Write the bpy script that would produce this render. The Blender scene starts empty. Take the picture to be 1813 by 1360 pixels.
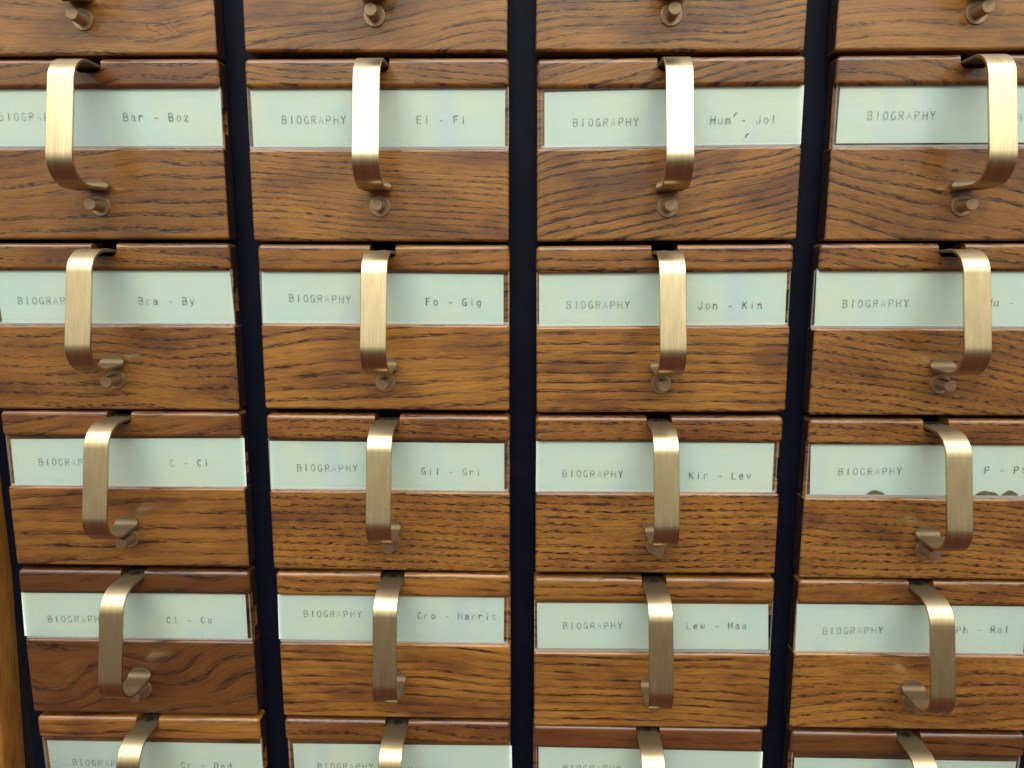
import bpy, bmesh, math, random
from mathutils import Matrix, Vector
R = math.radians
scene = bpy.context.scene

# ---------------------------------------------------------------- camera
cam_d = bpy.data.cameras.new('camera')
cam = bpy.data.objects.new('camera', cam_d)
scene.collection.objects.link(cam)
cam_d.sensor_width = 36.0
cam_d.lens = 25.4067
cam_d.clip_start = 0.01
cam_d.clip_end = 50
_r = Matrix(((0.9996660739372056, -0.005271444782061214, 0.025297282243020507),
             (0.025819548125547338, 0.16418189424300433, -0.9860921136168614),
             (0.0010447744090979509, 0.9864159961561281, 0.16426317595171924)))
cam.matrix_world = Matrix.Translation((0.34983, -0.45723, -0.12162)) @ _r.to_4x4()
scene.camera = cam

# ---------------------------------------------------------------- light
world = bpy.data.worlds.new('World')
scene.world = world
world.use_nodes = True
wn = world.node_tree.nodes; wl = world.node_tree.links
bg = wn['Background']
tc = wn.new('ShaderNodeTexCoord'); sep = wn.new('ShaderNodeSeparateXYZ')
wl.new(tc.outputs['Generated'], sep.inputs[0])
ramp = wn.new('ShaderNodeValToRGB')            # a dim room: brown floor below, pale walls, ceiling above
mr = wn.new('ShaderNodeMapRange'); mr.inputs['From Min'].default_value = -1; mr.inputs['From Max'].default_value = 1
wl.new(sep.outputs['Z'], mr.inputs['Value']); wl.new(mr.outputs[0], ramp.inputs[0])
e = ramp.color_ramp.elements
# value by height of the direction: (sin(elevation)+1)/2
stops = ((0.0, (.10, .040, .028)), (.25, (.105, .042, .030)), (.36, (.13, .075, .055)), (.43, (.145, .12, .095)), (.53, (.31, .295, .24)),
         (.64, (.80, .80, .66)), (.75, (.95, .95, .88)), (1.0, (.85, .85, .84)))
while len(e) < len(stops): e.new(.5)
for k, (p_, c_) in zip(e, stops): k.position = p_; k.color = c_ + (1,)
wl.new(ramp.outputs[0], bg.inputs[0]); bg.inputs[1].default_value = 1.0

def area(name, loc, target, sx, sy, radiance, col):
    d = bpy.data.lights.new(name, 'AREA'); d.shape = 'RECTANGLE'; d.size = sx; d.size_y = sy
    d.energy = radiance * math.pi * sx * sy; d.color = col
    o = bpy.data.objects.new(name, d); scene.collection.objects.link(o)
    o.location = loc
    o.rotation_euler = (Vector(target) - Vector(loc)).to_track_quat('-Z', 'Y').to_euler()
    return o
area('ceiling_light_far', (0.35, -2.35, 1.50), (0.35, -2.35, 0), 3.6, 1.5, 3.5, (1.0, 0.985, 0.93))
area('ceiling_light_near', (0.35, -0.85, 1.50), (0.35, -0.85, 0), 3.6, 0.75, 3.5, (1.0, 0.985, 0.95))
vs = scene.view_settings
scene.display_settings.display_device = 'sRGB'
vs.view_transform = 'Standard'; vs.look = 'None'; vs.exposure = 0.50; vs.gamma = 1.0

# ---------------------------------------------------------------- materials
class NT:
    def __init__(s, name):
        s.m = bpy.data.materials.new(name); s.m.use_nodes = True
        s.t = s.m.node_tree; s.n = s.t.nodes; s.l = s.t.links
        s.b = s.n['Principled BSDF']; s.out = s.n['Material Output']
    def put(s, sock, v):
        if hasattr(v, 'is_linked') or isinstance(v, bpy.types.NodeSocket): s.l.new(v, sock)
        else: sock.default_value = v
    def math(s, op, a, b=None, c=None, clamp=False):
        n = s.n.new('ShaderNodeMath'); n.operation = op; n.use_clamp = clamp
        s.put(n.inputs[0], a)
        if b is not None: s.put(n.inputs[1], b)
        if c is not None: s.put(n.inputs[2], c)
        return n.outputs[0]
    def comb(s, x, y, z):
        n = s.n.new('ShaderNodeCombineXYZ'); s.put(n.inputs[0], x); s.put(n.inputs[1], y); s.put(n.inputs[2], z); return n.outputs[0]
    def noise(s, vec, scale=1.0, detail=2.0, rough=0.5):
        n = s.n.new('ShaderNodeTexNoise'); n.inputs['Scale'].default_value = scale
        n.inputs['Detail'].default_value = detail; n.inputs['Roughness'].default_value = rough
        s.l.new(vec, n.inputs['Vector']); return n.outputs[0]
    def step(s, v, a, b):
        n = s.n.new('ShaderNodeMapRange'); n.interpolation_type = 'SMOOTHSTEP'
        s.put(n.inputs['Value'], v); s.put(n.inputs['From Min'], a); s.put(n.inputs['From Max'], b)
        return n.outputs[0]
    def mix(s, f, a, b):
        n = s.n.new('ShaderNodeMix'); n.data_type = 'RGBA'
        s.put(n.inputs[0], f); s.put(n.inputs[6], a); s.put(n.inputs[7], b); return n.outputs[2]
    def attr(s, name):
        n = s.n.new('ShaderNodeAttribute'); n.attribute_type = 'OBJECT'; n.attribute_name = name; return n.outputs['Fac']
    def obj(s):
        n = s.n.new('ShaderNodeTexCoord'); q = s.n.new('ShaderNodeSeparateXYZ'); s.l.new(n.outputs['Object'], q.inputs[0])
        return n.outputs['Object'], q.outputs[0], q.outputs[1], q.outputs[2]
    def bump(s, h, strength, dist):
        n = s.n.new('ShaderNodeBump'); n.inputs['Strength'].default_value = strength; n.inputs['Distance'].default_value = dist
        s.l.new(h, n.inputs['Height']); s.l.new(n.outputs[0], s.b.inputs['Normal'])

def oak():
    s = NT('varnished_oak')
    _, x, y, z = s.obj()
    tilt = s.attr('grain_tilt'); seed = s.attr('grain_seed'); freq = s.attr('grain_rings')
    warp = s.attr('grain_warp'); dash = s.attr('grain_dash'); bold = s.attr('grain_bold'); tone = s.attr('grain_tone'); red = s.attr('grain_red')
    ct = s.math('COSINE', tilt); st = s.math('SINE', tilt)
    xr = s.math('ADD', s.math('MULTIPLY', x, ct), s.math('MULTIPLY', z, st))
    zr = s.math('SUBTRACT', s.math('MULTIPLY', z, ct), s.math('MULTIPLY', x, st))
    zr = s.math('ADD', zr, s.math('MULTIPLY', y, 0.7))
    w1 = s.noise(s.comb(s.math('MULTIPLY', xr, 10), s.math('MULTIPLY', zr, 12), seed), 1, 1.0)
    w2 = s.noise(s.comb(s.math('MULTIPLY', xr, 60), s.math('MULTIPLY', zr, 150), seed), 1, 3, .6)
    w = s.math('ADD', s.math('MULTIPLY', s.math('SUBTRACT', w1, .5), warp), s.math('MULTIPLY', s.math('SUBTRACT', w2, .5), .0016))
    v = s.math('MULTIPLY', s.math('ADD', zr, w), freq)
    v = s.math('ADD', v, seed)
    fr = s.math('FRACT', v)
    # earlywood: sharp on one side of the ring, fading on the other
    up = s.step(fr, 0.0, 0.10); dn = s.math('SUBTRACT', 1.0, s.step(fr, 0.10, 0.55))
    band = s.math('MULTIPLY', up, dn)
    # how strong each stretch of ring is
    amp = s.step(s.noise(s.comb(s.math('MULTIPLY', xr, 12), s.math('MULTIPLY', zr, 90), s.math('ADD', seed, 5.0)), 1, 2), .28, .60)
    fib = s.noise(s.comb(s.math('MULTIPLY', xr, 70), s.math('MULTIPLY', s.math('ADD', zr, w), 1150), seed), 1, 3, .6)
    por = s.noise(s.comb(s.math('MULTIPLY', xr, 190), s.math('MULTIPLY', s.math('ADD', zr, s.math('MULTIPLY', w, .6)), 1250), s.math('ADD', seed, 9.0)), 1, 2, .55)
    fibm = s.step(fib, .44, .66); porm = s.step(por, .50, .60)
    texm = s.math('ADD', s.math('MULTIPLY', fibm, s.math('SUBTRACT', 1.0, dash)), s.math('MULTIPLY', porm, dash))
    bandw = s.math('ADD', s.math('MULTIPLY', band, amp), s.math('SUBTRACT', .13, s.math('MULTIPLY', dash, .05)))
    dark = s.math('MULTIPLY', s.math('MULTIPLY', s.math('MULTIPLY', bandw, texm), bold), 2.6, clamp=True)
    soft = s.math('MULTIPLY', s.math('MULTIPLY', band, amp), s.math('MULTIPLY', bold, s.math('SUBTRACT', .55, s.math('MULTIPLY', dash, .30))), clamp=True)
    # fine everywhere fibres
    fine = s.step(s.noise(s.comb(s.math('MULTIPLY', xr, 40), s.math('MULTIPLY', s.math('ADD', zr, s.math('MULTIPLY', w, .8)), 850), s.math('ADD', seed, 3.0)), 1, 4, .65), .38, .70)
    blot = s.noise(s.comb(s.math('MULTIPLY', xr, 16), s.math('MULTIPLY', zr, 42), s.math('ADD', seed, 17.0)), 1, 3, .6)
    c = s.mix(s.step(blot, .3, .7), (.340, .153, .027, 1), (.195, .077, .0140, 1))
    c = s.mix(s.math('MULTIPLY', s.step(blot, .53, .70), .5), c, (.080, .030, .017, 1))
    c = s.mix(s.math('MULTIPLY', fine, .45), c, (.090, .034, .0105, 1))
    c = s.mix(red, c, (.150, .042, .017, 1))
    c = s.mix(soft, c, (.070, .025, .009, 1))
    c = s.mix(dark, c, (.030, .012, .0075, 1))
    sc_ = s.noise(s.comb(s.math('MULTIPLY', x, 420), y, s.math('MULTIPLY', z, 420)), 1, 2, .6)
    c = s.mix(s.math('MULTIPLY', s.step(sc_, .70, .78), .30), c, (.42, .27, .14, 1))     # pale scuffs
    vm = s.n.new('ShaderNodeMix'); vm.data_type = 'RGBA'; vm.blend_type = 'MULTIPLY'; vm.inputs[0].default_value = 1
    s.l.new(c, vm.inputs[6]); s.l.new(s.comb(tone, tone, tone), vm.inputs[7])
    s.l.new(vm.outputs[2], s.b.inputs['Base Color'])
    rg = s.math('ADD', .33, s.math('MULTIPLY', s.noise(s.comb(s.math('MULTIPLY', x, 40), y, s.math('MULTIPLY', z, 160)), 1, 3), .22))
    s.l.new(rg, s.b.inputs['Roughness'])
    s.b.inputs['Specular IOR Level'].default_value = .25
    s.b.inputs['Coat Weight'].default_value = .8; s.b.inputs['Coat IOR'].default_value = 1.58; s.b.inputs['Coat Roughness'].default_value = .13
    h = s.math('SUBTRACT', s.math('MULTIPLY', fine, -.25), dark)
    s.bump(h, .35, .0004)
    return s.m

def brass(name, col, rough):
    s = NT(name)
    _, x, y, z = s.obj()
    br = s.noise(s.comb(s.math('MULTIPLY', x, 2500), s.math('MULTIPLY', y, 40), s.math('MULTIPLY', z, 40)), 1, 3, .6)
    sp = s.noise(s.comb(s.math('MULTIPLY', x, 900), s.math('MULTIPLY', y, 900), s.math('MULTIPLY', z, 500)), 1, 2, .6)
    cl = s.noise(s.comb(s.math('MULTIPLY', x, 120), s.math('MULTIPLY', y, 40), s.math('ADD', s.math('MULTIPLY', z, 40), s.attr('grain_seed'))), 1, 3, .6)
    k = s.math('ADD', s.math('MULTIPLY', s.math('SUBTRACT', br, .5), 1.1), s.math('MULTIPLY', s.math('SUBTRACT', cl, .5), .9))
    f = s.math('ADD', .5, k, clamp=True)
    c = s.mix(f, tuple(v * .74 for v in col) + (1,), tuple(min(1, v * 1.22) for v in col) + (1,))
    spots = s.step(sp, .70, .76)
    c = s.mix(s.math('MULTIPLY', spots, .2), c, tuple(v * .4 for v in col) + (1,))
    if 'brushed' in name: c = s.mix(s.math('MULTIPLY', s.step(y, -.026, -.012), .78), c, tuple(v * c_ for v, c_ in zip(col, (.27, .24, .22))) + (1,))   # tarnished where no hand rubs it; top leg's dark reflection is coloured in too
    s.l.new(c, s.b.inputs['Base Color'])
    s.b.inputs['Metallic'].default_value = 1
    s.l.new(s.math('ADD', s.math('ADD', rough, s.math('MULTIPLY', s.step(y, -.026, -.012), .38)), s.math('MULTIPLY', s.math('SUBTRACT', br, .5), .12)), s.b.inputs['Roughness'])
    s.b.inputs['Anisotropic'].default_value = 0
    return s.m

def paper():
    s = NT('pale_green_card')
    _, x, y, z = s.obj()
    sd = s.attr('grain_seed')
    n1 = s.noise(s.comb(s.math('MULTIPLY', x, 22), sd, s.math('MULTIPLY', z, 30)), 1, 3, .6)
    n2 = s.noise(s.comb(s.math('MULTIPLY', x, 60), sd, s.math('MULTIPLY', z, 900)), 1, 3, .6)
    n3 = s.noise(s.comb(s.math('MULTIPLY', x, 1100), sd, s.math('MULTIPLY', z, 1100)), 1, 2, .6)
    c = s.mix(s.step(n1, .3, .7), (.755, .94, .86, 1), (.84, .94, .79, 1))
    n4 = s.noise(s.comb(s.math('MULTIPLY', x, 35), s.math('ADD', sd, 7.0), s.math('MULTIPLY', z, 12)), 1, 2, .5)
    c = s.mix(s.math('MULTIPLY', s.step(n4, .5, .72), .7), c, (.69, .86, .88, 1))
    c = s.mix(s.math('MULTIPLY', s.step(n2, .4, .8), .18), c, (.56, .78, .72, 1))
    c = s.mix(s.math('MULTIPLY', s.step(n3, .62, .75), .18), c, (.42, .55, .46, 1))
    s.l.new(c, s.b.inputs['Base Color']); s.b.inputs['Roughness'].default_value = .75
    s.bump(n2, .06, .0002)
    return s.m

def ink(name, strength):
    s = NT(name)
    _, x, y, z = s.obj()
    n = s.noise(s.comb(s.math('MULTIPLY', x, 420), s.attr('grain_seed'), s.math('MULTIPLY', z, 420)), 1, 2, .6)
    a = s.math('MULTIPLY', s.math('ADD', .30, s.math('MULTIPLY', s.step(n, .22, .60), .70)), strength)
    s.b.inputs['Base Color'].default_value = (.028, .045, .045, 1); s.b.inputs['Roughness'].default_value = .8
    tr = s.n.new('ShaderNodeBsdfTransparent'); mx = s.n.new('ShaderNodeMixShader')
    s.l.new(a, mx.inputs[0]); s.l.new(tr.outputs[0], mx.inputs[1]); s.l.new(s.b.outputs[0], mx.inputs[2])
    s.l.new(mx.outputs[0], s.out.inputs[0])
    return s.m

def clear(name, base, gloss, rough, col=(1, 1, 1, 1)):
    s = NT(name)
    s.n.remove(s.b)
    lw = s.n.new('ShaderNodeFresnel'); lw.inputs[0].default_value = 1.35
    _, x, y, z = s.obj()
    tr = s.n.new('ShaderNodeBsdfTransparent'); tr.inputs[0].default_value = col
    gl = s.n.new('ShaderNodeBsdfGlossy'); gl.inputs['Roughness'].default_value = rough
    o_, _x, _y, _z = s.obj()
    wn_ = s.noise(s.comb(s.math('MULTIPLY', x, 30), 0.0, s.math('MULTIPLY', z, 90)), 1, 2)
    bp = s.n.new('ShaderNodeBump'); bp.inputs['Strength'].default_value = .10; bp.inputs['Distance'].default_value = .001
    s.l.new(wn_, bp.inputs['Height']); s.l.new(bp.outputs[0], gl.inputs['Normal']); s.l.new(bp.outputs[0], lw.inputs['Normal'])
    mx = s.n.new('ShaderNodeMixShader')
    s.l.new(s.math('ADD', s.math('MULTIPLY', lw.outputs[0], gloss), base), mx.inputs[0])
    s.l.new(tr.outputs[0], mx.inputs[1]); s.l.new(gl.outputs[0], mx.inputs[2]); s.l.new(mx.outputs[0], s.out.inputs[0])
    return s.m

def plain(name, col, rough, spec=.5, var=.0, scale=80):
    s = NT(name)
    o, x, y, z = s.obj()
    n = s.noise(o, scale, 4, .65)
    c = s.mix(s.step(n, .35, .7), col + (1,), tuple(v * (1 + var) + var * .01 for v in col) + (1,))
    s.l.new(c, s.b.inputs['Base Color']); s.b.inputs['Roughness'].default_value = rough
    s.b.inputs['Specular IOR Level'].default_value = spec
    s.bump(n, .15, .0004)
    return s.m

OAK = oak()
BRASS = brass('brushed_brass', (.55, .44, .265), .25)
KNOB = brass('aged_brass', (.40, .29, .18), .20)
CARD = paper()
INK = [ink('type_ink', .80), ink('worn_type_ink', .55), ink('faint_type_ink', .30)]
SLEEVE = clear('clear_plastic', .012, .9, .12, (.985, .995, .99, 1))
def fold():
    s = NT('plastic_fold')
    s.b.inputs['Base Color'].default_value = (.80, .86, .84, 1); s.b.inputs['Roughness'].default_value = .25
    tr = s.n.new('ShaderNodeBsdfTransparent'); mx = s.n.new('ShaderNodeMixShader'); mx.inputs[0].default_value = .17
    s.l.new(tr.outputs[0], mx.inputs[1]); s.l.new(s.b.outputs[0], mx.inputs[2]); s.l.new(mx.outputs[0], s.out.inputs[0])
    return s.m
FOLD = fold()
NAVY = plain('dark_navy_paint', (.0028, .0042, .0105), .5, .10, .12)
VOID = plain('black_interior', (.004, .003, .004), .8, .2, .3)
STAIN = plain('brown_water_stain', (.16, .13, .075), .85, .2, .5, 500)
EDGE = plain('stained_shaded_edge', (.017, .0085, .0085), .45, .3, .5, 200)  # dark stain and the unlit sides' shade, both put into the colour
HAIR = plain('dark_scratch', (.02, .012, .01), .6, .2)
SCREW = plain('dark_screw', (.02, .017, .013), .4, .5)

# ---------------------------------------------------------------- helpers
COL = scene.collection
def link(name, me, parent=None, mats=()):
    o = bpy.data.objects.new(name, me); COL.objects.link(o)
    if parent: o.parent = parent
    for m in mats:
        if m.name not in [q.name for q in me.materials if q]: me.materials.append(m)
    return o
def box_bm(x0, x1, y0, y1, z0, z1):
    bm = bmesh.new(); bmesh.ops.create_cube(bm, size=1)
    for v in bm.verts:
        v.co = Vector(((x0 if v.co.x < 0 else x1), (y0 if v.co.y < 0 else y1), (z0 if v.co.z < 0 else z1)))
    return bm
def bm_mesh(bm, name, smooth=False):
    me = bpy.data.meshes.new(name); bm.normal_update(); bm.to_mesh(me); bm.free()
    if smooth: me.shade_smooth()
    return me
def bake(me, mods, name):
    """evaluate a list of modifiers on a mesh and return the result as a new mesh"""
    o = bpy.data.objects.new('tmp', me); COL.objects.link(o)
    for typ, kw in mods:
        m = o.modifiers.new(typ.lower(), typ)
        for k_, v_ in kw.items(): setattr(m, k_, v_)
    dg = bpy.context.evaluated_depsgraph_get(); dg.update()
    r = bpy.data.meshes.new_from_object(o.evaluated_get(dg), preserve_all_data_layers=True, depsgraph=dg)
    r.name = name
    bpy.data.objects.remove(o)
    return r
def finish(me, name, angle=36):
    me.shade_smooth(); me.set_sharp_from_angle(angle=R(angle))
    return bake(me, [('WEIGHTED_NORMAL', dict(keep_sharp=True, weight=100))], name)
def cutter(bm):
    me = bm_mesh(bm, 'cut'); o = bpy.data.objects.new('cut', me); COL.objects.link(o); return o

W0, H0 = .160, .107
RAIL_B, PAN_T = .0898, .0556          # underside of the top rail, top of the lower panel (heights on the face)
TH = .0145                            # board thickness

# notch in the rail for the handle: a U with rounded lower corners
def notch_bm(cx, hw, zbot, ztop, r, y0, y1):
    pts = [(cx - hw, ztop)]
    for k in range(7):
        a = math.pi + k / 6 * math.pi / 2
        pts.append((cx - hw + r + r * math.cos(a), zbot + r + r * math.sin(a)))
    for k in range(7):
        a = 1.5 * math.pi + k / 6 * math.pi / 2
        pts.append((cx + hw - r + r * math.cos(a), zbot + r + r * math.sin(a)))
    pts.append((cx + hw, ztop))
    bm = bmesh.new()
    f = [bm.verts.new((p[0], y0, p[1])) for p in pts]; b = [bm.verts.new((p[0], y1, p[1])) for p in pts]
    bm.faces.new(f); bm.faces.new(b[::-1]); n = len(pts)
    for i in range(n): bm.faces.new((f[(i + 1) % n], f[i], b[i], b[(i + 1) % n]))
    bmesh.ops.recalc_face_normals(bm, faces=bm.faces)
    return bm

# rail, panel, recessed back: built once at nominal size
bev = dict(width=.0026, segments=4, limit_method='ANGLE', profile=.5)
cut = cutter(notch_bm(0, .0082, H0 - .0082, H0 + .02, .0042, -.01, .03))
rail = bake(bm_mesh(box_bm(-W0/2, W0/2, 0, TH, RAIL_B, H0), 'r'), [('BEVEL', dict(bev, width=.0031, segments=5))], 'r1')
rail = bake(rail, [('BOOLEAN', dict(object=cut, operation='DIFFERENCE', solver='EXACT'))], 'r2')
RAIL = finish(rail, 'rail')
bpy.data.objects.remove(cut)
PANEL = finish(bake(bm_mesh(box_bm(-W0/2, W0/2, 0, TH, 0, PAN_T), 'p'), [('BEVEL', dict(bev, width=.0019))], 'p1'), 'panel')
back = bm_mesh(box_bm(-W0/2 + .0004, W0/2 - .0004, .0046, TH - .0005, PAN_T - .004, RAIL_B + .004), 'b')
# finger slot cut in the right end of the recess (slanted top)
cb = box_bm(.0700, .1, .002, .0105, PAN_T + .0085, PAN_T + .0270)
for v in cb.verts:
    if v.co.z > PAN_T + .02 and v.co.x < .08: v.co.z -= .005
cut = cutter(cb)
back = bake(back, [('BOOLEAN', dict(object=cut, operation='DIFFERENCE', solver='EXACT'))], 'b1')
BACK = back; bpy.data.objects.remove(cut)

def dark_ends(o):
    """sawn ends of each front: black overspray, with the shade of unlit sides painted in"""
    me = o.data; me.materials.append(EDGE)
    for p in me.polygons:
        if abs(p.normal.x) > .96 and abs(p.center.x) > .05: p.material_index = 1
def resized(me, w, h, name):
    """same board cut to this drawer's own width and height, corners kept their radius"""
    m = me.copy(); m.name = name
    dw, dh = (w - W0) / 2, h - H0
    for v in m.vertices:
        if v.co.x > .02: v.co.x += dw
        elif v.co.x < -.02: v.co.x -= dw
        if v.co.z > .07: v.co.z += dh
    return m

# ---- handle: a flat brass strap bent out of the notch, down and back, each end turned flat on the wood
HW = .00775; T = .0019
ZT = -.0038; ZB = -.0783
def fillet_path(pts, radii, n=16, step=.004):
    """polyline with rounded corners, resampled on its straight runs"""
    out = []
    def add(p):
        if out:
            q = out[-1]; dd = (p - q).length
            k = int(dd / step)
            for i in range(1, k + 1): out.append(q + (p - q) * i / (k + 1))
        out.append(p)
    add(pts[0])
    for a, b, c, r in zip(pts, pts[1:], pts[2:], radii):
        u = (a - b).normalized(); v = (c - b).normalized()
        half = math.acos(max(-1, min(1, u.dot(v)))) / 2
        t = r / math.tan(half); ctr = b + (u + v).normalized() * (r / math.sin(half))
        p0 = b + u * t; p1 = b + v * t
        a0 = (p0 - ctr); a1 = (p1 - ctr); ang = a0.angle(a1)
        sgn = 1 if (a0.x * a1.y - a0.y * a1.x) > 0 else -1
        add(p0)
        for k in range(1, n + 1):
            th = sgn * ang * k / n
            out.append(ctr + Vector((a0.x * math.cos(th) - a0.y * math.sin(th), a0.x * math.sin(th) + a0.y * math.cos(th))))
    add(pts[-1])
    return out
def handle_mesh():
    sl = .1957                                  # the grip leans outwards towards its lower end
    fy = lambda z: -.0273 - sl * (-z - .014)
    P_ = [Vector(p) for p in ((.0125, ZT), (fy(ZT), ZT), (fy(ZB), ZB), (-.0003, ZB), (-.0003, ZB + .0072))]
    path = fillet_path(P_, (.0170, .0155, .0055))
    tail = fillet_path([P_[3] + Vector((0, .0056)), P_[4]], (), step=.0006)
    path = path[:-1]
    while path[-1].y > tail[0].y: path.pop()
    path += tail
    n = len(path); L = [0]
    for i in range(1, n): L.append(L[-1] + (path[i] - path[i - 1]).length)
    bm = bmesh.new(); ch = .0003; rings = []
    for i, p in enumerate(path):
        a = path[max(0, i - 1)]; b = path[min(n - 1, i + 1)]
        t = (b - a).normalized(); inn = Vector((-t.y, t.x))      # inner side of the bent strap
        s0 = L[-1] - L[i]; rr = .0060
        hw = HW if s0 > rr else HW - rr + math.sqrt(max(0, rr * rr - (rr - s0) ** 2)) + .0002
        prof = [(-hw + ch, 0), (hw - ch, 0), (hw, ch), (hw, T - ch), (hw - ch, T), (-hw + ch, T), (-hw, T - ch), (-hw, ch)]
        rings.append([bm.verts.new((px, p.x + inn.x * d, p.y + inn.y * d)) for px, d in prof])
    for i in range(n - 1):
        for k in range(8):
            bm.faces.new((rings[i][k], rings[i][(k + 1) % 8], rings[i + 1][(k + 1) % 8], rings[i + 1][k]))
    bm.faces.new(rings[0][::-1]); bm.faces.new(rings[-1])
    bmesh.ops.recalc_face_normals(bm, faces=bm.faces)
    return bm_mesh(bm, 'strap')
HANDLE = finish(handle_mesh(), 'handle', 40)

def disc_mesh(r, y0, y1, ch, n=40, name='disc', dish=0):
    bm = bmesh.new()
    prof = [(0, y1), (r, y1), (r, y0 + ch), (r - ch * .3, y0 + ch * .3), (r - ch, y0)]
    if dish: prof += [(r * .6, y0 + dish * .6)]
    prof += [(0, y0 + dish)]
    rows = []
    for pr, py in prof:
        if pr == 0: rows.append([bm.verts.new((0, py, 0))])
        else: rows.append([bm.verts.new((pr * math.cos(2 * math.pi * k / n), py, pr * math.sin(2 * math.pi * k / n))) for k in range(n)])
    for a, b in zip(rows, rows[1:]):
        for k in range(n):
            q = [a[k % len(a)], a[(k + 1) % len(a)], b[(k + 1) % len(b)], b[k % len(b)]]
            q = list(dict.fromkeys(q)); bm.faces.new(q)
    bmesh.ops.recalc_face_normals(bm, faces=bm.faces)
    return finish(bm_mesh(bm, name), name, 35)
PIN = disc_mesh(.0036, -.0118, .002, .0005, name='pin')
WASHER = disc_mesh(.0064, -.0012, .001, .0005, name='washer', dish=.0004)
SCREWM = disc_mesh(.0028, -.0006, .0003, .0004, 20, 'screw')

# ---- typewriter letters: single-stroke sans, one pitch
def A_(cx, cy, rx, ry, a0, a1, n=10):
    return [(cx + rx * math.cos(R(a0 + (a1 - a0) * k / n)), cy + ry * math.sin(R(a0 + (a1 - a0) * k / n))) for k in range(n + 1)]
G = {
 'B': [[(0, 0), (0, 1)], [(0, 1), (.55, 1)] + A_(.55, .76, .36, .24, 90, -90, 8) + [(0, .52)], [(.55, .52)] + A_(.58, .26, .42, .26, 90, -90, 8) + [(0, 0)]],
 'I': [[(.5, 0), (.5, 1)]],
 'O': [A_(.5, .5, .5, .5, 0, 360, 22)],
 'G': [A_(.5, .5, .5, .5, 48, 330, 18) , [(.95, .05), (.95, .46), (.52, .46)]],
 'R': [[(0, 0), (0, 1), (.6, 1)] + A_(.6, .75, .36, .25, 90, -90, 8) + [(0, .5)], [(.5, .5), (.98, 0)]],
 'A': [[(0, 0), (.5, 1), (1, 0)], [(.18, .34), (.82, .34)]],
 'P': [[(0, 0), (0, 1), (.6, 1)] + A_(.6, .73, .38, .27, 90, -90, 8) + [(0, .46)]],
 'H': [[(0, 0), (0, 1)], [(1, 0), (1, 1)], [(0, .52), (1, .52)]],
 'Y': [[(0, 1), (.5, .48), (1, 1)], [(.5, .48), (.5, 0)]],
 'E': [[(.92, 1), (0, 1), (0, 0), (.95, 0)], [(0, .52), (.75, .52)]],
 'F': [[(.95, 1), (0, 1), (0, 0)], [(0, .52), (.75, .52)]],
 'J': [[(.85, 1), (.85, .3)] + A_(.45, .3, .4, .3, 0, -180, 10)],
 'K': [[(0, 0), (0, 1)], [(.95, 1), (0, .4)], [(.33, .6), (1, 0)]],
 'C': [A_(.5, .5, .5, .5, 45, 315, 18)],
 'L': [[(0, 1), (0, 0), (.9, 0)]],
 'M': [[(0, 0), (0, 1), (.5, .35), (1, 1), (1, 0)]],
 'D': [[(0, 0), (0, 1), (.4, 1)] + A_(.45, .5, .52, .5, 90, -90, 12) + [(0, 0)]],
 'a': [A_(.45, .5, .37, .22, 160, 0, 8) + [(.82, .08), (.95, 0)], A_(.42, .2, .42, .2, 90, 270, 10) + [(.82, .14)], [(.42, .4), (.82, .4)]],
 'r': [[(.1, .7), (.1, 0)], [(.1, .42)] + A_(.55, .42, .42, .28, 150, 25, 8)],
 'o': [A_(.5, .35, .44, .35, 0, 360, 18)],
 'z': [[(.08, .7), (.9, .7), (.05, 0), (.95, 0)]],
 'i': [[(.5, 0), (.5, .68)], [(.5, .9), (.5, 1.0)]],
 'l': [[(.5, 0), (.5, 1)]],
 'u': [[(.05, .7), (.05, .25)] + A_(.42, .25, .37, .25, 180, 300, 8) + [(.88, .3)], [(.88, .7), (.88, 0)]],
 'm': [[(0, 0), (0, .7)], [(0, .5)] + A_(.25, .48, .24, .21, 150, 0, 6) + [(.5, 0)], [(.5, .5)] + A_(.75, .48, .24, .21, 150, 0, 6) + [(1, 0)]],
 'n': [[(.05, 0), (.05, .7)], [(.05, .45)] + A_(.48, .42, .40, .28, 160, 0, 8) + [(.88, 0)]],
 'y': [[(.02, .7), (.5, .02)], [(.95, .7), (.5, .02), (.34, -.22), (.12, -.28)]],
 'g': [A_(.46, .38, .42, .32, 0, 360, 16), [(.88, .7), (.88, -.02)] + A_(.46, -.06, .42, .2, 0, -150, 8)],
 'e': [[(.06, .37), (.92, .37)] + A_(.49, .35, .43, .35, 5, 315, 16)],
 'v': [[(.03, .7), (.5, 0), (.97, .7)]],
 'w': [[(0, .7), (.24, 0), (.5, .55), (.76, 0), (1, .7)]],
 's': [A_(.5, .53, .38, .17, 30, 270, 9) [:-1] + A_(.48, .18, .42, .18, 90, -150, 10)],
 'h': [[(.05, 0), (.05, 1)], [(.05, .45)] + A_(.48, .42, .40, .28, 160, 0, 8) + [(.88, 0)]],
 't': [[(.42, 1), (.42, .2)] + A_(.66, .2, .24, .2, 180, 300, 6), [(.05, .7), (.85, .7)]],
 'd': [[(.88, 1), (.88, 0)], A_(.46, .35, .42, .35, 0, 360, 16)],
 '-': [[(.22, .38), (.88, .38)]],
 ' ': [],
}
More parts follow.
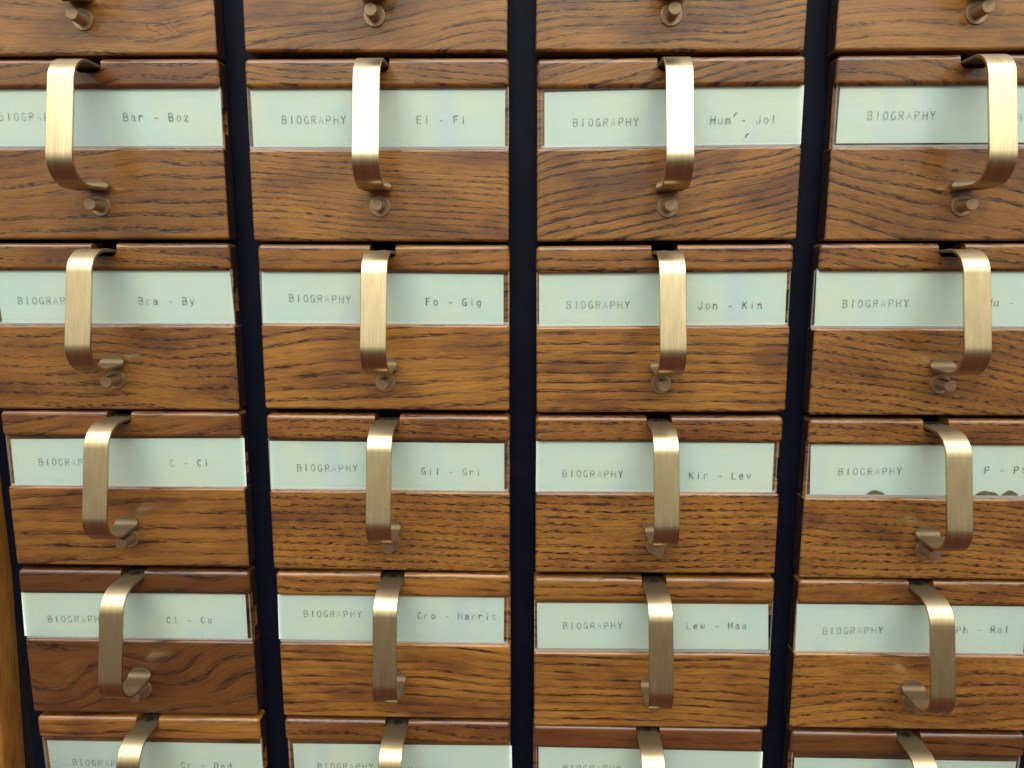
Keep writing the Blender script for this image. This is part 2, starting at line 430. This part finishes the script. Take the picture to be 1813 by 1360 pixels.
def stroke(bm, pts, hw, y, mi):
    n = len(pts); L_, R_ = [], []
    for i, p in enumerate(pts):
        a = pts[max(0, i - 1)]; b = pts[min(n - 1, i + 1)]
        tx, tz = b[0] - a[0], b[1] - a[1]; l = math.hypot(tx, tz) or 1; tx /= l; tz /= l
        k = 1.0
        if 0 < i < n - 1:
            ux, uz = p[0] - a[0], p[1] - a[1]; ul = math.hypot(ux, uz) or 1
            k = 1 / max(.6, abs(tx * ux / ul + tz * uz / ul))
        ex = -tx * hw * .7 if i == 0 else (tx * hw * .7 if i == n - 1 else 0)
        ez = -tz * hw * .7 if i == 0 else (tz * hw * .7 if i == n - 1 else 0)
        L_.append(bm.verts.new((p[0] + ex - tz * hw * k, y, p[1] + ez + tx * hw * k)))
        R_.append(bm.verts.new((p[0] + ex + tz * hw * k, y, p[1] + ez - tx * hw * k)))
    for i in range(n - 1):
        f = bm.faces.new((L_[i], R_[i], R_[i + 1], L_[i + 1])); f.material_index = mi
def lettering(text, x0, z0, x1, z1, rnd, y):
    """flat typed strokes; x0,z0 is the foot of the first letter, x1,z1 of the last (mm)"""
    x0, z0, x1, z1 = (v / 1000 for v in (x0, z0, x1, z1))
    n = len(text)
    if n > 1:
        pitch = math.hypot(x1 - x0, z1 - z0) / (n - 1 + .70); ang = math.atan2(z1 - z0, x1 - x0)
    else: pitch = (x1 - x0) / .7; ang = 0
    pitch_n = .00455
    wch = .0025; hch = .0045
    bm = bmesh.new()
    for i, chx in enumerate(text):
        bx = pitch * i + rnd.uniform(-.00008, .00008); bz = rnd.uniform(-.0001, .0001)
        mi = 0 if rnd.random() < .62 else 1
        if text == 'BIOGRAPHY': mi = [1, 0, 1, 1, 1, 2, 1, 1, 0][i]
        for si, line in enumerate(G[chx]):
            pts = []
            m = mi
            if si == 1 and rnd.random() < .35: m = min(2, mi + 1)
            for (u, v) in line:
                px = bx + u * wch; pz = bz + v * hch
                pts.append((x0 + px * math.cos(ang) - pz * math.sin(ang), z0 + px * math.sin(ang) + pz * math.cos(ang)))
            stroke(bm, pts, .00025, y, m)
    bmesh.ops.recalc_face_normals(bm, faces=bm.faces)
    return bm_mesh(bm, 'letters')

# ---------------------------------------------------------------- cabinet
cab = bpy.data.objects.new('card_catalog_cabinet', None); COL.objects.link(cab)
cab.location = (.35, .03, -.60)
cab['label'] = 'dark cabinet frame behind the drawers with an oak side post at the lower left'
cab['category'] = 'cabinet'
def cpart(name, bm, mat, smooth=False):
    for v in bm.verts: v.co -= Vector(cab.location)
    me = bm_mesh(bm, name)
    if smooth: me = finish(bake(me, [('BEVEL', dict(width=smooth, segments=4, limit_method='ANGLE'))], name), name)
    o = link(name, me, cab, (mat,)); return o
cpart('back_frame', box_bm(-.030, .80, .0215, .035, -.66, .14), VOID)
PX = .176584
for c in range(4):
    xc = c * PX - (PX - W0) / 2
    if c == 0: continue
    cpart('divider', box_bm(xc - .0125, xc + .0125, .0152, .0212, -.655, .135), NAVY, .0012)
cpart('divider', box_bm(4 * PX - .0208, 4 * PX + .0042, .0152, .0212, -.655, .135), NAVY, .0012)
cpart('divider', box_bm(-.0165, .0042, .0156, .0212, -.655, .135), NAVY, .0012)
bm = box_bm(-.075, -.0193, -.004, .06, -.66, .14)
for v in bm.verts:
    if v.co.x > -.05: v.co.x -= .050 * (-v.co.z - .32)
st = cpart('side_post', bm, OAK, .006)
st['grain_tilt'] = 1.57; st['grain_seed'] = 3.3; st['grain_rings'] = 90.; st['grain_warp'] = .01; st['grain_dash'] = .1
st['grain_bold'] = .15; st['grain_tone'] = 1.6; st['grain_red'] = .12

# ---------------------------------------------------------------- drawers
DATA = {(0, -1): {'f': [0.08, 0.00249, 0.0, 0.16, 0.10701], 'card': None, 'text': []},
 (1, -1): {'f': [0.25603, 0.00337, -0.00972, 0.15836, 0.10701], 'card': None, 'text': []},
 (2, -1): {'f': [0.43131, 0.00264, -0.00584, 0.15894, 0.10701], 'card': None, 'text': []},
 (3, -1): {'f': [0.60859, 0.00237, 0.0, 0.16006, 0.10701], 'card': None, 'text': []},
 (0, 0): {'f': [0.08029, -0.1068, -2e-05, 0.16002, 0.10753],
          'card': [[-73.51, 90.4], [78.99, 90.4], [-74.18, 57.12], [78.32, 57.12]],
          'text': [('BIOGRAPHY', -60.19, 72.44, -18.92, 72.12), ('Bar - Boz', 17.93, 71.85, 59.01, 71.69)]},
 (1, 0): {'f': [0.25597, -0.10799, -0.00128, 0.16036, 0.10817],
          'card': [[-78.28, 90.26], [77.63, 90.04], [-78.06, 57.41], [77.48, 57.33]],
          'text': [('BIOGRAPHY', -59.24, 70.97, -19.7, 70.87), ('Ei - Fl', 23.87, 70.77, 53.93, 70.7)]},
 (2, 0): {'f': [0.43326, -0.10745, 0.00762, 0.15976, 0.10723],
          'card': [[-75.1, 88.24], [80.41, 90.28], [-75.07, 56.75], [80.35, 57.03]],
          'text': [('BIOGRAPHY', -57.49, 68.64, -17.62, 68.69), ('Hum - Jol', 25.54, 69.12, 65.11, 69.13)]},
 (3, 0): {'f': [0.61032, -0.10756, 0.00158, 0.15997, 0.10779],
          'card': [[-75.77, 91.01], [76.73, 91.01], [-76.06, 58.13], [76.44, 58.13]],
          'text': [('BIOGRAPHY', -58.29, 71.84, -17.81, 71.62), ('M', 29.99, 70.55, 33.32, 70.53)]},
 (0, 1): {'f': [0.08021, -0.21632, 0.00054, 0.16001, 0.10718],
          'card': [[-74.56, 89.98], [77.94, 89.98], [-73.3, 56.42], [79.2, 56.42]],
          'text': [('BIOGRAPHY', -60.89, 68.71, -20.35, 68.54), ('Bra - By', 18.22, 68.57, 54.54, 68.46)]},
 (1, 1): {'f': [0.25687, -0.21535, -0.0028, 0.15924, 0.10536],
          'card': [[-78.5, 88.36], [75.48, 86.67], [-79.3, 55.68], [75.54, 55.52]],
          'text': [('BIOGRAPHY', -61.29, 69.55, -21.5, 68.64), ('Fo - Gig', 26.46, 67.75, 61.94, 67.47)]},
 (2, 1): {'f': [0.43359, -0.21585, 0.00985, 0.15941, 0.10577],
          'card': [[-77.73, 88.85], [77.07, 88.77], [-77.82, 55.65], [77.35, 54.91]],
          'text': [('BIOGRAPHY', -60.11, 66.85, -20.21, 66.57), ('Jon - Kin', 22.7, 65.97, 62.93, 65.68)]},
 (3, 1): {'f': [0.60799, -0.21675, 0.00121, 0.1601, 0.10768],
          'card': [[-79.81, 91.75], [72.69, 91.75], [-79.0, 56.72], [73.5, 56.72]],
          'text': [('BIOGRAPHY', -62.23, 68.35, -21.16, 68.76), ('Mu -', 26.66, 69.11, 43.28, 69.31)]},
 (0, 2): {'f': [0.08004, -0.32466, -0.00151, 0.16011, 0.10712],
          'card': [[-76.89, 86.56], [80.59, 88.74], [-77.38, 54.87], [80.29, 55.92]],
          'text': [('BIOGRAPHY', -58.91, 69.3, -19.77, 69.41), ('C - Ci', 30.13, 69.55, 56.38, 69.97)]},
 (1, 2): {'f': [0.25679, -0.3258, -0.0016, 0.15999, 0.10704],
          'card': [[-79.31, 87.84], [76.05, 87.46], [-79.88, 55.4], [76.08, 54.22]],
          'text': [('BIOGRAPHY', -61.45, 68.09, -20.85, 67.96), ('Gil - Gri', 21.48, 66.65, 60.93, 66.09)]},
 (2, 2): {'f': [0.4335, -0.32546, 0.00545, 0.1592, 0.10682],
          'card': [[-79.06, 89.18], [75.44, 88.18], [-79.32, 55.32], [75.64, 55.0]],
          'text': [('BIOGRAPHY', -61.5, 65.61, -21.79, 65.36), ('Kir - Lev', 21.35, 64.58, 61.77, 64.57)]},
 (3, 2): {'f': [0.60898, -0.32741, 0.00175, 0.16004, 0.10798],
          'card': [[-76.78, 90.85], [75.72, 90.85], [-75.25, 56.77], [77.25, 56.77]],
          'text': [('BIOGRAPHY', -57.7, 70.01, -16.85, 70.68), ('P - Pt', 35.83, 71.92, 62.45, 72.11)]},
 (0, 3): {'f': [0.07984, -0.43472, 0.00247, 0.16041, 0.10661],
          'card': [[-81.42, 87.68], [75.29, 88.74], [-82.56, 56.11], [75.04, 55.79]],
          'text': [('BIOGRAPHY', -64.11, 66.93, -23.01, 67.21), ('Cl - Co', 19.59, 67.1, 51.61, 67.49)]},
 (1, 3): {'f': [0.25776, -0.43468, 0.00274, 0.15962, 0.10688],
          'card': [[-80.21, 88.83], [75.34, 88.29], [-80.94, 56.49], [74.88, 55.31]],
          'text': [('BIOGRAPHY', -62.4, 73.35, -22.26, 73.4), ('Gro - Harris', 16.21, 72.82, 70.34, 72.95)]},
 (2, 3): {'f': [0.43417, -0.43869, 0.00749, 0.16116, 0.1096],
          'card': [[-78.34, 89.46], [77.65, 89.36], [-78.02, 56.78], [79.31, 56.91]],
          'text': [('BIOGRAPHY', -60.33, 71.52, -19.71, 71.82), ('Lew - Maa', 23.57, 71.93, 64.34, 72.39)]},
 (3, 3): {'f': [0.60963, -0.43697, 0.00107, 0.16001, 0.10816],
          'card': [[-79.03, 88.93], [73.47, 88.93], [-78.27, 55.15], [74.23, 55.15]],
          'text': [('BIOGRAPHY', -60.51, 68.02, -20.16, 69.21), ('Ph - Ral', 28.4, 70.05, 63.27, 70.99)]},
 (0, 4): {'f': [0.08123, -0.54501, 0.00467, 0.1597, 0.107],
          'card': [[-76.47, 85.34], [78.51, 84.86], [-76.17, 53.3], [78.81, 53.3]],
          'text': [('BIOGRAPHY', -58.86, 66.97, -18.28, 66.18), ('Cr - Ded', 20.12, 66.03, 56.96, 65.58)]},
 (1, 4): {'f': [0.25792, -0.54419, 0.0023, 0.15939, 0.10709],
          'card': [[-75.36, 85.34], [80.36, 86.3], [-75.06, 53.3], [80.66, 53.3]],
          'text': [('BIOGRAPHY', -57.96, 66.68, -18.02, 66.75), ('Harri', 6.73, 64.97, 29.23, 65.12)]},
 (2, 4): {'f': [0.43255, -0.5458, -0.00139, 0.15962, 0.10691],
          'card': [[-75.63, 87.49], [81.22, 87.03], [-75.33, 53.3], [81.52, 53.3]],
          'text': [('BIOGRAPHY', -57.74, 70.25, -17.08, 70.18)]},
 (3, 4): {'f': [0.61145, -0.54689, -0.0, 0.15991, 0.10679],
          'card': [[-75.37, 83.94], [77.13, 83.94], [-75.07000000000001, 53.3], [77.42999999999999, 53.3]],
          'text': []}}
# wood of each front: tilt, rings per metre, warp, dash, bold, tone, red
WOOD = {
 (0,-1): (.05, 115, 0.022, .45, .55, 1.00, .05), (1,-1): (.16, 153, 0.032, .35, .85, .95, .08), (2,-1): (.10, 217, 0.022, .5, .95, .95, .02), (3,-1): (-.02, 128, 0.018, .5, .50, .95, .05),
 (0,0): (.10, 128, 0.040, .50, .9, .86, .18), (1,0): (-.07, 262, 0.010, .50, .85, 1.02, .02), (2,0): (.24, 192, 0.022, .35, 1.25, .98, .02), (3,0): (-.18, 147, 0.029, .60, 1.0, .84, .08),
 (0,1): (-.04, 150, .024, .75, 1.0, .88, .08), (1,1): (.07, 140, .016, .30, .85, 1.10, .0), (2,1): (-.01, 165, .006, .25, 1.15, 1.10, .0), (3,1): (-.17, 190, .014, .85, 1.15, .84, .05),
 (0,2): (.07, 110, .022, .35, .80, .90, .10), (1,2): (-.03, 190, .008, .95, 1.5, 1.0, .05), (2,2): (.0, 205, .008, .95, 1.4, 1.0, .05), (3,2): (-.05, 205, .012, .90, 1.6, .98, .02),
 (0,3): (.15, 90, .090, .30, .70, .56, .50), (1,3): (-.03, 165, .016, .25, .85, 1.10, .0), (2,3): (-.02, 175, .010, .25, 1.05, 1.06, .02), (3,3): (.02, 150, .025, .75, 1.0, .98, .08),
 (0,4): (.0, 140, .012, .10, .8, 1.08, .0), (1,4): (-.05, 120, .020, .6, .9, .90, .18), (2,4): (.0, 90, .020, .1, .5, .70, .50), (3,4): (.0, 120, .020, .1, .8, .60, .40)}
LAB = {
 (0,-1): 'cropped oak drawer with a brass knob right above the drawer marked Bar - Boz',
 (1,-1): 'cropped oak drawer with a brass knob right above the drawer marked Ei - Fl',
 (2,-1): 'cropped oak drawer with a brass knob right above the drawer marked Hum - Jol',
 (3,-1): 'cropped oak drawer with a brass knob in the top right corner of the photo',
 (3,0): 'oak card drawer cut by the right edge, an M showing beside its tall bright handle',
 (3,1): 'oak card drawer cut by the right edge, card reading only u - beside its handle',
 (2,4): 'reddish oak drawer cropped at the bottom, right below the drawer marked Lew - Maa',
 (1,4): 'oak drawer cropped at the bottom, right below the drawer marked Gro - Harris',
 (3,4): 'dark reddish oak drawer in the bottom right corner, below the drawer marked Ph - Ral'}
EXTRA = {(2,1): 'closed oak card drawer with straight bold grain and brass handle, card typed Jon - Kin',
 (0,3): 'darker brown oak card drawer with swirling grain, card typed Cl - Co',
 (3,2): 'oak card drawer with brown stains along its card typed P - Pt',
 (2,0): 'oak card drawer with slanting dark grain and crooked card typed Hum - Jol'}
GRP = 'brass-handled oak drawers of the card catalog'
for (c, r) in sorted(DATA, key=lambda k: (k[1], k[0])):
    d = DATA[(c, r)]; cx, zb, roll, w, h = d['f']
    rnd = random.Random(100 * (r + 2) + c)
    t = bpy.data.objects.new('card_drawer', None); COL.objects.link(t)
    t.location = (cx, 0, zb); t.rotation_euler = (0, -roll, 0)
    rangetxt = d['text'][1][0] if len(d['text']) > 1 else ''
    t['label'] = LAB.get((c, r)) or EXTRA.get((c, r)) or 'oak card drawer with brass pull handle, green card typed ' + rangetxt
    t['category'] = 'drawer'; t['group'] = GRP
    seed = rnd.uniform(0, 60)
    wd = WOOD[(c, r)]
    def grain(o, k=0.0):
        for nm, v in zip(('grain_tilt', 'grain_rings', 'grain_warp', 'grain_dash', 'grain_bold', 'grain_tone', 'grain_red'), wd): o[nm] = float(v)
        o['grain_seed'] = seed + k
    dh = h - H0
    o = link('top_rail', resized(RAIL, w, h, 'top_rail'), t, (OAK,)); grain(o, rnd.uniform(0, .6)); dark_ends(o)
    o['grain_red'] = wd[6] + rnd.uniform(.05, .22); o['grain_tone'] = wd[5] * rnd.uniform(.90, 1.0); o['grain_dash'] = min(1.0, wd[3] + .15)
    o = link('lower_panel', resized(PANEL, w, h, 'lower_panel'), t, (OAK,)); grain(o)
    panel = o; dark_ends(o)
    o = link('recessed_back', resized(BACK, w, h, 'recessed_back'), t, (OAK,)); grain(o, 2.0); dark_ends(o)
    # handle, screw, knob
    hd = link('handle', HANDLE, t, (BRASS,)); hd.location = (0, 0, h); hd['grain_seed'] = seed
    sc = link('screw', SCREWM, hd, (SCREW,)); sc.location = (0, .0035, ZT); sc.rotation_euler = (R(-90), 0, 0)
    kn = link('knob', PIN, t, (KNOB,)); kn.location = (rnd.uniform(-.0006, .0006), 0, h - .0869); kn['grain_seed'] = seed
    ws = link('washer', WASHER, kn, (KNOB,)); ws['grain_seed'] = seed + 1
    # card in its clear sleeve
    k = d['card'] or [[-76, 89], [76, 89], [-76, 56.5], [76, 56.5]]
    q = [(p[0] / 1000, p[1] / 1000) for p in k]       # tl tr bl br
    nx = 14; y0 = .0036
    bm = bmesh.new(); cols = []
    bow = rnd.uniform(-.0002, .0003)
    for i in range(nx + 1):
        u = i / nx
        top = (q[0][0] + (q[1][0] - q[0][0]) * u, q[0][1] + (q[1][1] - q[0][1]) * u)
        bot = (q[2][0] + (q[3][0] - q[2][0]) * u, q[2][1] + (q[3][1] - q[2][1]) * u)
        yb = y0 + bow * math.sin(u * math.pi * 2 + c)*.5
        # bottom edge reaches a little behind the panel's rounded lip
        cols.append([bm.verts.new((top[0], yb + .0001, top[1] + .0004)), bm.verts.new((bot[0], yb, bot[1])), bm.verts.new((bot[0], yb + .0003, bot[1])), bm.verts.new((top[0], yb + .0004, top[1] + .0004))])
    for a, b in zip(cols, cols[1:]):
        for i in range(4): bm.faces.new((a[i], a[(i + 1) % 4], b[(i + 1) % 4], b[i]))
    bm.faces.new(cols[0][::-1]); bm.faces.new(cols[-1])
    bmesh.ops.recalc_face_normals(bm, faces=bm.faces)
    card = link('label_card', bm_mesh(bm, 'label_card'), t, (CARD,)); card['grain_seed'] = seed
    for (s_, a0, b0, a1, b1) in d['text']:
        me = lettering(s_, a0, b0, a1, b1, rnd, .0031)
        lo_ = link('lettering', me, card, INK); lo_['grain_seed'] = seed
    # sleeve
    sx = rnd.uniform(-.0008, .0008)
    xl = max(-w / 2 + .0006, q[0][0] - .0016 + min(0, sx)); xr = min(w / 2 - .0006, q[1][0] + rnd.uniform(.0008, .0035))
    if (c, r) == (3, 1): xl = -w/2 - .0014
    sl = link('label_sleeve', bm_mesh(box_bm(xl, xr, .0023, .0025, PAN_T - .0002, RAIL_B + dh + .001), 'label_sleeve'), t, (SLEEVE,))
    bmf = box_bm(xl, xr, .0019, .0022, PAN_T - .0015, PAN_T + .0012 + rnd.uniform(0, .0008))
    link('sleeve_fold', bm_mesh(bmf, 'sleeve_fold'), sl, (FOLD,))
    for xe in (xl, xr):
        bmf = box_bm(xe - .00015, xe + .00015, .0018, .0032, PAN_T - .0002, RAIL_B + dh + .001)
        link('sleeve_edge', bm_mesh(bmf, 'sleeve_edge'), sl, (FOLD,))
    def mark(parent, lines, name, y, hw=.00012, mat=HAIR):
        bm = bmesh.new()
        for ln in lines: stroke(bm, [(a / 1000, b / 1000) for a, b in ln], hw, y, 0)
        bmesh.ops.recalc_face_normals(bm, faces=bm.faces)
        link(name, bm_mesh(bm, name), parent, (mat,))
    if (c, r) == (2, 0):
        mark(card, [[(39.2, 73.5), (39.9, 74.7), (40.9, 75.4)], [(46.6, 61.2), (47.2, 62.6), (48.6, 63.4)]], 'ink_mark', .0031, .0003, INK[0])
        mark(card, [[(44.5, 59.4), (45.6, 60.4), (46.6, 61.3)]], 'ink_mark', .0031, .00012, INK[2])
    if (c, r) == (2, 1): mark(panel, [[(73.5, 29), (76.5, 34), (78.5, 39), (79.5, 44)]], 'scratch', -.0001)
    if (c, r) == (2, 3): mark(panel, [[(27, 32.5), (30.5, 34), (34, 36.2), (36.5, 39)], [(34, 36.2), (35.6, 38.4)]], 'scratch', -.0001)
    if (c, r) == (0, -1):
        mark(panel, [[(38, 19), (39, 15), (42, 13), (45, 13.5), (47, 11)], [(43, 16), (49, 17), (54, 13)], [(52, 19), (55, 15), (60, 12)], [(58, 17), (64, 18)]], 'scratch', -.0001, .00010)
    if (c, r) == (3, 2):
        bz = PAN_T + .0002
        for (a, b, hh) in ((-39.5, -26.4, 4.3), (12.6, 15.4, 3.2), (30.5, 46.8, 4.4), (47.5, 59.5, 4.6), (60.0, 68, 2.0), (1.8, 3.4, 1.0)):
            bm = bmesh.new(); pts = []
            for i in range(17):
                u = i / 16
                pts.append((a + (b - a) * u + rnd.uniform(-.1, .1), max(0, math.sin(math.pi * u)) ** .5 * hh * (.93 + .07 * math.sin(u * 9 + a) + rnd.uniform(-.04, .04))))
            lo = [bm.verts.new((p[0] / 1000, .00322, bz)) for p in pts]; hi = [bm.verts.new((p[0] / 1000, .00322, bz + p[1] / 1000 + .0001)) for p in pts]
            for i in range(16): bm.faces.new((lo[i], lo[i + 1], hi[i + 1], hi[i]))
            link('water_stain', bm_mesh(bm, 'water_stain'), card, (STAIN,))
